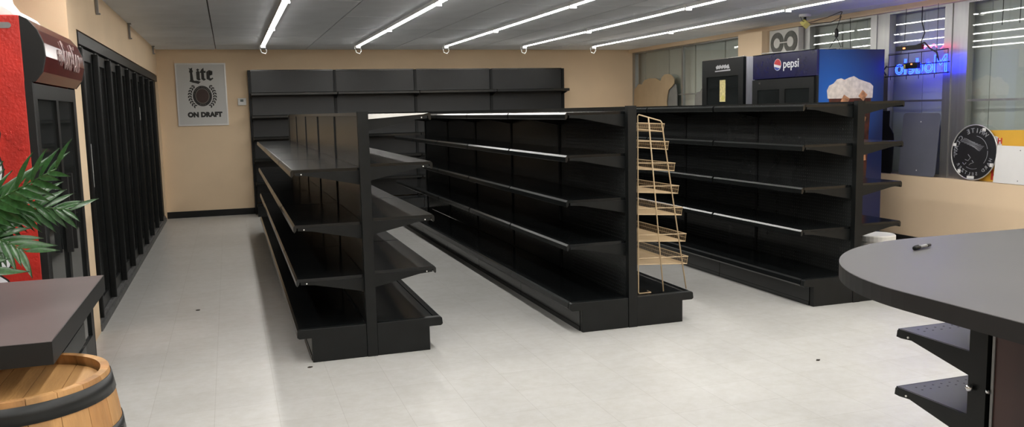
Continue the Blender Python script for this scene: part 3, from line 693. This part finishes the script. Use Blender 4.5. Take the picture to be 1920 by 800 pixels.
obj('cord', MB().tube([(6.15, 8.0, ZC - .11), (6.30, 7.85, ZC - .11), (6.36, 7.78, ZC - .07), (6.37, 7.75, ZC - .004)], .004, 6), 'cable_black', sc_, smooth=True)
hc = thing('power_cord', (6.55, 8.1, 2.0), 'black hanging cord with an inline plug above the blue cooler', 'cord')
obj('cord', MB().tube([(6.58, 8.02, 2.44), (6.575, 8.06, 2.36), (6.57, 8.08, 2.30)], .005, 6), 'cable_black', hc)
obj('plug', MB().lathe([(.010, -.05), (.020, -.04), (.022, 0), (.020, .03), (.008, .05)], (6.57, 8.08, 2.26), 12), 'cable_black', hc)
obj('cord', MB().tube([(6.57, 8.08, 2.21), (6.56, 8.16, 2.12), (6.55, 8.24, 2.03)], .004, 6), 'cable_black', hc)
obj('cord', MB().tube([(6.57, 8.08, 2.21), (6.56, 8.02, 2.14), (6.55, 7.98, 2.10), (6.53, 8.02, 2.03)], .004, 6), 'cable_black', hc)
obj('plug', MB().lathe([(.045, 0), (.045, .02), (.03, .045), (0, .05)], (6.50, 8.05, 2.045), 14), 'cable_black', hc)
tag(obj('hanging_wire', MB().tube([(6.57, 7.86, 2.404), (6.57, 7.855, 2.2), (6.575, 7.85, 2.02)], .0035, 6), 'cable_black'), 'thin straight wire hanging in the window above the blue cooler', 'wire')
tag(obj('loose_wire', MB().tube([(5.46, 7.9, 2.016), (5.6, 7.7, 2.022), (5.75, 7.45, 2.03), (5.95, 7.25, 2.03), (6.1, 7.15, 2.012)], .005, 6), 'steel_grey', smooth=True), 'thin grey wire lying across the top of the blue cooler', 'wire')
for nm, y, wd in (('farther', 5.98, ''), ('nearer', 5.80, '')):
    tag(obj('hanging_wire', MB().tube([(6.66, y, 2.404), (6.66, y, 2.25), (6.66, y + .004, 2.14)], .0035, 6), 'cable_black'), 'short wire hanging at the top right window, the %s of two' % nm, 'wire')

# ------------------------------------------------------------------ neon sign (faces the street, seen from behind)
nx = 6.56
ne = thing('neon_sign', (nx, 6.85, 1.72), 'blue neon beer sign on a black wire frame, seen from behind in the window', 'neon sign')
def neon_text(s, size, y0, z0, sx=1.0):
    cu = bpy.data.curves.new('neon_curve', 'FONT'); cu.body = s; cu.size = size; cu.fill_mode = 'NONE'; cu.bevel_depth = .0045; cu.bevel_resolution = 1; cu.resolution_u = 3
    t = bpy.data.objects.new('neon_tmp', cu); COL.objects.link(t); dg = bpy.context.evaluated_depsgraph_get(); me = bpy.data.meshes.new_from_object(t.evaluated_get(dg))
    mb = MB().add([(nx + v.co.z, y0 + v.co.x * sx, z0 + v.co.y) for v in me.vertices], [tuple(p.vertices) for p in me.polygons])
    wd = max(v.co.x for v in me.vertices)
    bpy.data.objects.remove(t); bpy.data.curves.remove(cu); bpy.data.meshes.remove(me); return mb, wd
yy = 6.475
for ch, sz, zf in zip('Modelo', (.235, .21, .21, .21, .21, .21), 'bbbbbb'):
    _, wd = neon_text(ch, sz, 0, 0); mb, _ = neon_text(ch, sz, yy, 1.755, 1.0)
    obj('neon_letter', mb, 'neon_blue', ne); yy += wd * 1.0 + .010
fr = MB()
for z, a, b in ((1.965, 6.46, 7.235), (1.845, 6.44, 7.28), (1.745, 6.44, 7.28)): fr.tube([(nx - .02, a, z), (nx - .02, b, z - .012)], .005, 6)
for y in (6.462, 6.60, 6.79, 6.96, 7.23): fr.tube([(nx - .02, y, 1.965), (nx - .02, y, 1.735)], .004, 6)
for y in (6.62, 6.82, 6.98, 7.2): fr.tube([(nx - .02, y, 1.745), (nx - .02, y, 1.705), (nx + .03, y + .05, 1.70)], .003, 5)
fr.tube([(nx - .02, 7.235, 1.965), (nx - .02, 7.06, 1.965), (nx - .02, 7.06, 2.04), (nx - .02, 6.99, 2.045)], .003, 5)
obj('wire_frame', fr, 'cable_black', ne)
tr = obj('transformer', bx(nx - .06, nx - .022, 6.80, 6.98, 1.80, 1.86), 'black_matte', ne); obj('indicator', bx(nx - .063, nx - .0605, 6.865, 6.885, 1.838, 1.850), 'led_orange', tr)
obj('sticker', bx(nx - .063, nx - .0605, 6.955, 6.975, 1.805, 1.845), 'tag_yellow', tr)
obj('transformer', bx(nx - .055, nx - .022, 6.76, 7.10, 1.985, 2.03), 'black_matte', ne)
obj('indicator', bx(nx - .058, nx - .0555, 6.97, 7.0, 2.0, 2.015), 'led_orange', ne)
obj('neon_crown', MB().tube([(nx + .0, 6.86 - .04 * i, 2.0 + (.022 if i % 2 else -.008)) for i in range(7)], .005, 6), 'neon_red', ne)
obj('cord', MB().tube([(nx, 6.82, 2.40), (nx - .02, 6.80, 2.25), (nx - .02, 6.76, 2.14), (nx - .02, 6.80, 2.06), (nx - .03, 6.78, 2.03)], .006, 6), 'cable_black', ne, smooth=True)
obj('cord', MB().tube([(nx - .03, 6.84, 2.03), (nx - .035, 6.74, 2.045), (nx - .04, 6.66, 1.98), (nx - .04, 6.58, 1.94), (nx - .03, 6.56, 1.86)], .008, 6), 'cable_black', ne, smooth=True)
obj('chain', MB().tube([(nx, 7.03, 2.404), (nx - .01, 7.03, 2.07)], .003, 5), 'cable_black', ne)
obj('chain', MB().tube([(nx - .02, 6.60, 2.404), (nx - .02, 6.60, 1.965)], .0025, 5), 'cable_black', ne)
obj('hose', MB().tube([(nx - .03, 7.24, 1.845), (nx - .05, 7.27, 1.80), (nx - .04, 7.24, 1.75)], .009, 6), 'cable_black', ne, smooth=True)

# ------------------------------------------------------------------ things on the window sill
SZ = .721
def lean(poly, x0, tilt, th, y=None):
    """outline in (y, height) leaning back towards the glass"""
    return MB().prism(poly, lambda u, v, w_: (x0 + w_ * math.cos(tilt) + v * math.sin(tilt), u, SZ + .003 + v * math.cos(tilt) + (th - w_) * 0), 0, th)
def rrect(y0, y1, h0, h1, r, n=5):
    return arc(y1 - r, h1 - r, r, 0, PI / 2, n) + arc(y0 + r, h1 - r, r, PI / 2, PI, n) + arc(y0 + r, h0 + r, r, PI, 1.5 * PI, n) + arc(y1 - r, h0 + r, r, 1.5 * PI, 2 * PI, n)
bb = obj('metal_board', lean(rrect(6.645, 7.13, 0, .635, .035), 6.615, .075, .004), 'board_blue'); tag(bb, 'dark blue rounded metal board leaning on the window beside the bottle-shaped sign', 'board')
for h in (.545, .055):
    obj('rivet', MB().lathe([(.007, 0), (.007, -.002)], (6.614 + h * math.sin(.075), 6.885, SZ + .003 + h), 10, 'X'), 'white_plastic', bb)
bo = [(7.12, 0), (7.40, 0), (7.42, .02), (7.425, .30), (7.40, .40), (7.335, .50), (7.325, .66), (7.21, .66), (7.20, .50), (7.13, .42), (7.11, .33), (7.10, .02)]
tag(obj('bottle_sign', lean([(y + .12, h) for y, h in bo], 6.612, .08, .006), 'bottle_black', bevel=.001), 'black bottle-shaped sign standing on the sill beside the blue cooler', 'sign')
# round bottle-cap style sign seen from behind
rs = thing('round_sign', (6.63, 6.207, SZ), 'round black embossed sign seen from behind, leaning on the right window', 'sign')
T0, CY, CR = .06, 6.207, .262
def RS(u, h, w_): return (6.618 + w_ * math.cos(T0) + h * math.sin(T0), u, SZ + .004 + h * math.cos(T0))
obj('disc', MB().prism(disc(CY, CR, CR - .006, None, 48), RS, 0, .006), 'sign_black', rs)
obj('rim', MB().tube([RS(CY + (CR - .004) * math.cos(2 * PI * i / 48), CR + (CR - .004) * math.sin(2 * PI * i / 48), -.001) for i in range(48)], .006, 6, True), 'sign_rim', rs, smooth=True)
def arc_text(s, rad, a_start, step, size, flip=False):
    for i, ch in enumerate(s):
        if ch == ' ': continue
        an = a_start - step * i        # angle as read from the street side
        def fn(a, b, c, an=an):
            rot = an - PI / 2 + (PI if flip else 0)
            x = rad * math.cos(an) + a * math.cos(rot) - b * math.sin(rot); z = rad * math.sin(an) + a * math.sin(rot) + b * math.cos(rot)
            return RS(CY + x, CR + z, -.0025 + c)
        obj('letter', text_mb(ch, size, fn, .002), 'emboss', rs)
arc_text('WHITE CLAW', .205, PI * .80 - .35, .245, .062)
arc_text('HARD SELTZER', .205, PI * 1.10, -.20, .045, True)
for i in range(8):
    r0 = .03 + i * .011
    obj('wave_line', MB().tube([RS(CY - .02 + .012 * i - .006 + q * .012 * (6 - abs(i - 4)) * .6, CR + .035 + i * .011 + .018 * math.sin(q * .5), -.002) for q in range(-3, 4)], .0022, 4), 'emboss', rs)
for (pts) in ([(.06, -.02), (.03, -.05), (.055, -.08), (.09, -.07)], [(.01, -.075), (-.01, -.095), (.025, -.105), (.04, -.12)], [(.075, -.10), (.095, -.12), (.115, -.10)]):
    obj('wave_line', MB().tube([RS(CY + u, CR + v, -.002) for u, v in pts], .003, 5), 'emboss', rs, smooth=True)
for a0, a1, rr in ((1.7, 2.9, .155), (-.25, .55, .225), (-1.9, -1.1, .155), (3.0, 3.8, .155)):
    obj('ring_line', MB().tube([RS(CY + rr * math.cos(a0 + (a1 - a0) * i / 14), CR + rr * math.sin(a0 + (a1 - a0) * i / 14), -.0015) for i in range(15)], .0022, 4), 'emboss', rs)
for an, sx, sz in ((1.15, .018, .016), (2.85, .018, .014), (-.48, .018, .017), (-2.25, .017, .017), (-1.62, .040, .013)):
    u, h = CY + .235 * math.cos(PI - an), CR + .235 * math.sin(PI - an)
    obj('mounting_tab', MB().prism([(u - sx, h - sz), (u + sx, h - sz), (u + sx, h + sz), (u - sx, h + sz)], RS, -.004, -.001), 'white_plastic', rs)
# yellow board and white board
yb = tag(obj('yellow_board', lean([(5.45, 0), (6.16, 0), (6.16, .47), (5.45, .485)], 6.662, .03, .004), 'board_yellow'), 'yellow board with red lettering behind the round sign and white panel', 'board')
def YB_(u, h, w_): return (6.6615 - w_ + h * math.sin(.03), u, SZ + .003 + h * math.cos(.03))
obj('white_spot', MB().prism(disc(6.02, .32, .085, .10), YB_, .0002, .001), 'board_white', yb)
obj('lettering', text_mb('HIGH', .125, lambda a, b, c: YB_(6.035 - a, .058 + b, .0014 + c), .0006, .005, 0, 'LEFT'), 'text_red', yb)
obj('lettering', text_mb('H', .07, lambda a, b, c: YB_(5.985 - a, .375 + b, .0018 + c), .0005, .003, 0, 'LEFT'), 'text_red', yb)
obj('white_edge', MB().prism([(5.46, .005), (5.68, .005), (5.66, .478), (5.46, .48)], YB_, .0002, .001), 'board_white', yb)
wb = tag(obj('white_board', lean([(5.25, 0), (5.955, 0), (5.945, .338), (5.25, .338)], 6.605, .06, .006), 'board_white'), 'plain white panel leaning at the right end of the window sill', 'board')
for h in (.03, .30): obj('screw', MB().lathe([(.005, 0), (.005, -.002)], (6.604 + h * .06, 5.70, SZ + .003 + h), 8, 'X'), 'steel_grey', wb)
# cardboard cut-outs in the far window
def blob(pts): return pts
c1 = [(11.98, 0), (13.28, 0), (13.30, .55), (13.26, 1.05), (13.12, 1.14), (12.99, 1.13), (12.90, 1.20), (12.72, 1.225), (12.50, 1.215), (12.40, 1.185), (12.34, 1.165), (12.30, 1.22), (12.20, 1.265), (12.08, 1.265), (11.98, 1.24), (11.90, 1.18), (11.90, 1.11), (11.97, 1.06), (12.07, 1.02), (12.10, .95), (12.13, .84), (12.09, .70), (12.02, .5)]
tag(obj('cardboard_cutout', lean(c1, 6.615, .02, .012), 'cardboard'), 'tan cardboard cut-out with a rounded lobed top in the far window', 'cut-out')
c2 = [(11.80, 0), (12.12, 0), (12.14, .8), (12.10, 1.02), (12.0, 1.10), (11.88, 1.10), (11.84, .95), (11.82, .5)]
tag(obj('cardboard_cutout', lean(c2, 6.64, .02, .010), 'cardboard_grey'), 'grey cardboard cut-out just behind the tan lobed one', 'cut-out')
c3 = [(10.50, 0), (11.26, 0), (11.27, .88), (11.22, .955), (11.13, .965), (11.06, 1.02), (10.98, 1.035), (10.88, 1.02), (10.80, .975), (10.52, .96)]
tag(obj('cardboard_cutout', lean(c3, 6.62, .02, .012), 'cardboard_grey'), 'grey dome-topped cut-out half hidden behind the black cooler', 'cut-out')

# ------------------------------------------------------------------ back wall: framed sign and thermostat
ps = thing('framed_sign', (-.34, YB, 1.36), 'white framed beer sign with a dark round crest on the back wall', 'sign')
px0, px1, pz0, pz1 = -.690, .010, 1.352, 2.262; yb_ = YB - .001
pb_ = obj('board', bx(px0 + .02, px1 - .02, yb_ - .012, yb_, pz0 + .02, pz1 - .02), 'poster', ps)
for a in ((px0, px1, pz0, pz0 + .02), (px0, px1, pz1 - .02, pz1), (px0, px0 + .02, pz0 + .02, pz1 - .02), (px1 - .02, px1, pz0 + .02, pz1 - .02)):
    obj('frame_rail', bx(a[0], a[1], yb_ - .018, yb_, a[2], a[3]), 'poster_frame', ps)
PXY = lambda x, z: (lambda a, b, c: (x + a, yb_ - .0128 - c, z + b))
SG = lambda u, v, w_: (u, yb_ - .0124 - w_, v)
# blackletter-like word drawn as polygons (unit height 1)
def glyphs(x, z, h, polys):
    m = MB()
    for p in polys:
        ar = sum(p[i - 1][0] * p[i][1] - p[i][0] * p[i - 1][1] for i in range(len(p)))
        q = inset(p, (-.030 if ar > 0 else .030) if len(p) > 4 or p[0][0] < 1.6 else 0)
        m.prism([(x + u * h, z + v * h) for u, v in q], SG, 0, .001)
    return m
LIT = [[(.02, 1.12), (.12, 1.05), (.30, 1.13), (.26, 1.0), (.32, .86), (.26, .72), (.32, .10), (.42, .04), (.62, .05), (.88, -.02), (.72, -.17), (.50, -.10), (.28, -.05), (.05, .03), (.12, .12), (.13, .70), (.06, .84), (.13, .98)],
       [(.62, .80), (.74, .88), (.84, .80), (.83, .25), (.90, .18), (.78, .10), (.62, .20)], [(.62, .96), (.72, 1.05), (.83, .99), (.73, .89)],
       [(1.00, .95), (1.18, 1.12), (1.18, .86), (1.32, .86), (1.32, .74), (1.18, .74), (1.19, .25), (1.32, .18), (1.17, .10), (1.00, .20), (1.00, .74), (.90, .74), (.94, .86), (1.0, .86)],
       [(1.42, .22), (1.42, .78), (1.62, .92), (1.86, .84), (1.84, .58), (1.64, .50), (1.63, .28), (1.74, .22), (1.86, .30), (1.90, .24), (1.68, .08)]]
obj('lettering', glyphs(-.505, 1.995, .175, LIT), 'print_black', pb_)
obj('lettering_eye', glyphs(-.505, 1.995, .175, [[(1.64, .60), (1.70, .64), (1.70, .80), (1.64, .78)]]), 'poster', pb_)
cx, cz = -.335, 1.785
obj('crest_ring', MB().prism(disc(cx, cz, .133, .150, 36), SG, 0, .0008), 'print_black', pb_)
obj('crest_line', MB().prism(disc(cx, cz, .096, .110, 36), SG, .0009, .0012), 'print_tan', pb_)
obj('crest_centre', MB().prism(disc(cx, cz, .090, .104, 36), SG, .0013, .0018), 'print_maroon', pb_)
def ring_text(s, a0, step, size, flip=False):
    for i, ch in enumerate(s):
        if ch == ' ': continue
        an = a0 - step * i; rot = an - PI / 2 + (PI if flip else 0)
        obj('crest_letter', text_mb(ch, size, lambda a, b, c: (cx + .115 * math.cos(an) + a * math.cos(rot) - b * math.sin(rot), yb_ - .0138 - c, cz + .130 * math.sin(an) + a * math.sin(rot) + b * math.cos(rot)), .0003), 'print_tan', pb_)
ring_text('A FINE PILSNER', PI * .92, .19, .024)
ring_text('BEER', PI * 1.40, -.20, .024, True)
for s in (-1, 1):
    for i in range(9):
        an = PI / 2 + s * (.75 + i * .215); x = cx + .172 * math.cos(an); z = cz + .185 * math.sin(an)
        for k, off in ((0, .016), (1, -.012)):
            ang = an + s * PI / 2 + (.6 if k else -.6) * s; L_ = .026; W_ = .0125
            xx = x + off * math.cos(an); zz_ = z + off * math.sin(an); c_, s_ = math.cos(ang), math.sin(ang)
            obj('laurel_leaf', MB().prism([(xx + L_ * c_, zz_ + L_ * s_), (xx - W_ * s_, zz_ + W_ * c_), (xx - L_ * c_, zz_ - L_ * s_), (xx + W_ * s_, zz_ - W_ * c_)], SG, 0, .0008), 'print_black', pb_)
obj('lettering', text_mb('ON DRAFT', .092, PXY(-.315, 1.510), .0005, .0075, 0, 'CENTER', 1.05), 'print_black', pb_)
th = thing('thermostat', (.21, YB, 1.64), 'small white thermostat on the back wall beside the tall shelving', 'thermostat')
hs = obj('housing', bx(.155, .275, YB - .03, YB - .001, 1.64, 1.745), 'white_plastic', th, bevel=.004)
obj('display', bx(.19, .235, YB - .0315, YB - .0302, 1.69, 1.725), 'thermo_display', th)

# ------------------------------------------------------------------ small things
bk = thing('bucket', (5.02, 5.62, 0), 'white plastic bucket standing on the floor behind the right shelving', 'bucket')
obj('body', MB().lathe([(.105, 0), (.13, .32), (.135, .32), (.135, .335), (.13, .335), (.13, .37)], (5.02, 5.62, 0), 28), 'white_plastic', bk, smooth=False)
obj('lid', MB().lathe([(.140, .35), (.143, .358), (.143, .392), (.136, .400), (.125, .396), (0, .394)], (5.02, 5.62, 0), 28), 'white_plastic', bk)
for nm, y, x, z in (('nearest the red cooler', 7.42, -.925, 2.30), ('above the middle of the cooler doors', 9.75, -.925, 2.31), ('at the far corner', 12.75, -.925, 2.36)):
    tag(obj('ceiling_hook', MB().box(x, x + .018, y - .018, y + .018, z, ZC - .001).box(x - .003, x + .03, y - .03, y + .03, ZC - .012, ZC - .001).box(x, x + .03, y - .012, y + .012, z - .012, z), 'steel_grey'), 'small metal bracket under the ceiling edge, %s' % nm, 'bracket')
for nm, x, y in (('in the left aisle', -.31, 6.85), ('at the corner of the left shelving', .37, 4.99), ('on the open floor at the right', 3.16, 3.98)):
    tag(obj('debris_chip', MB().prism([(x - .012, y), (x, y + .012), (x + .018, y + .004), (x + .004, y - .008)], lambda u, v, w_: (u, v, w_), .0005, .006), 'debris'), 'tiny dark chip of debris on the floor %s' % nm, 'debris')
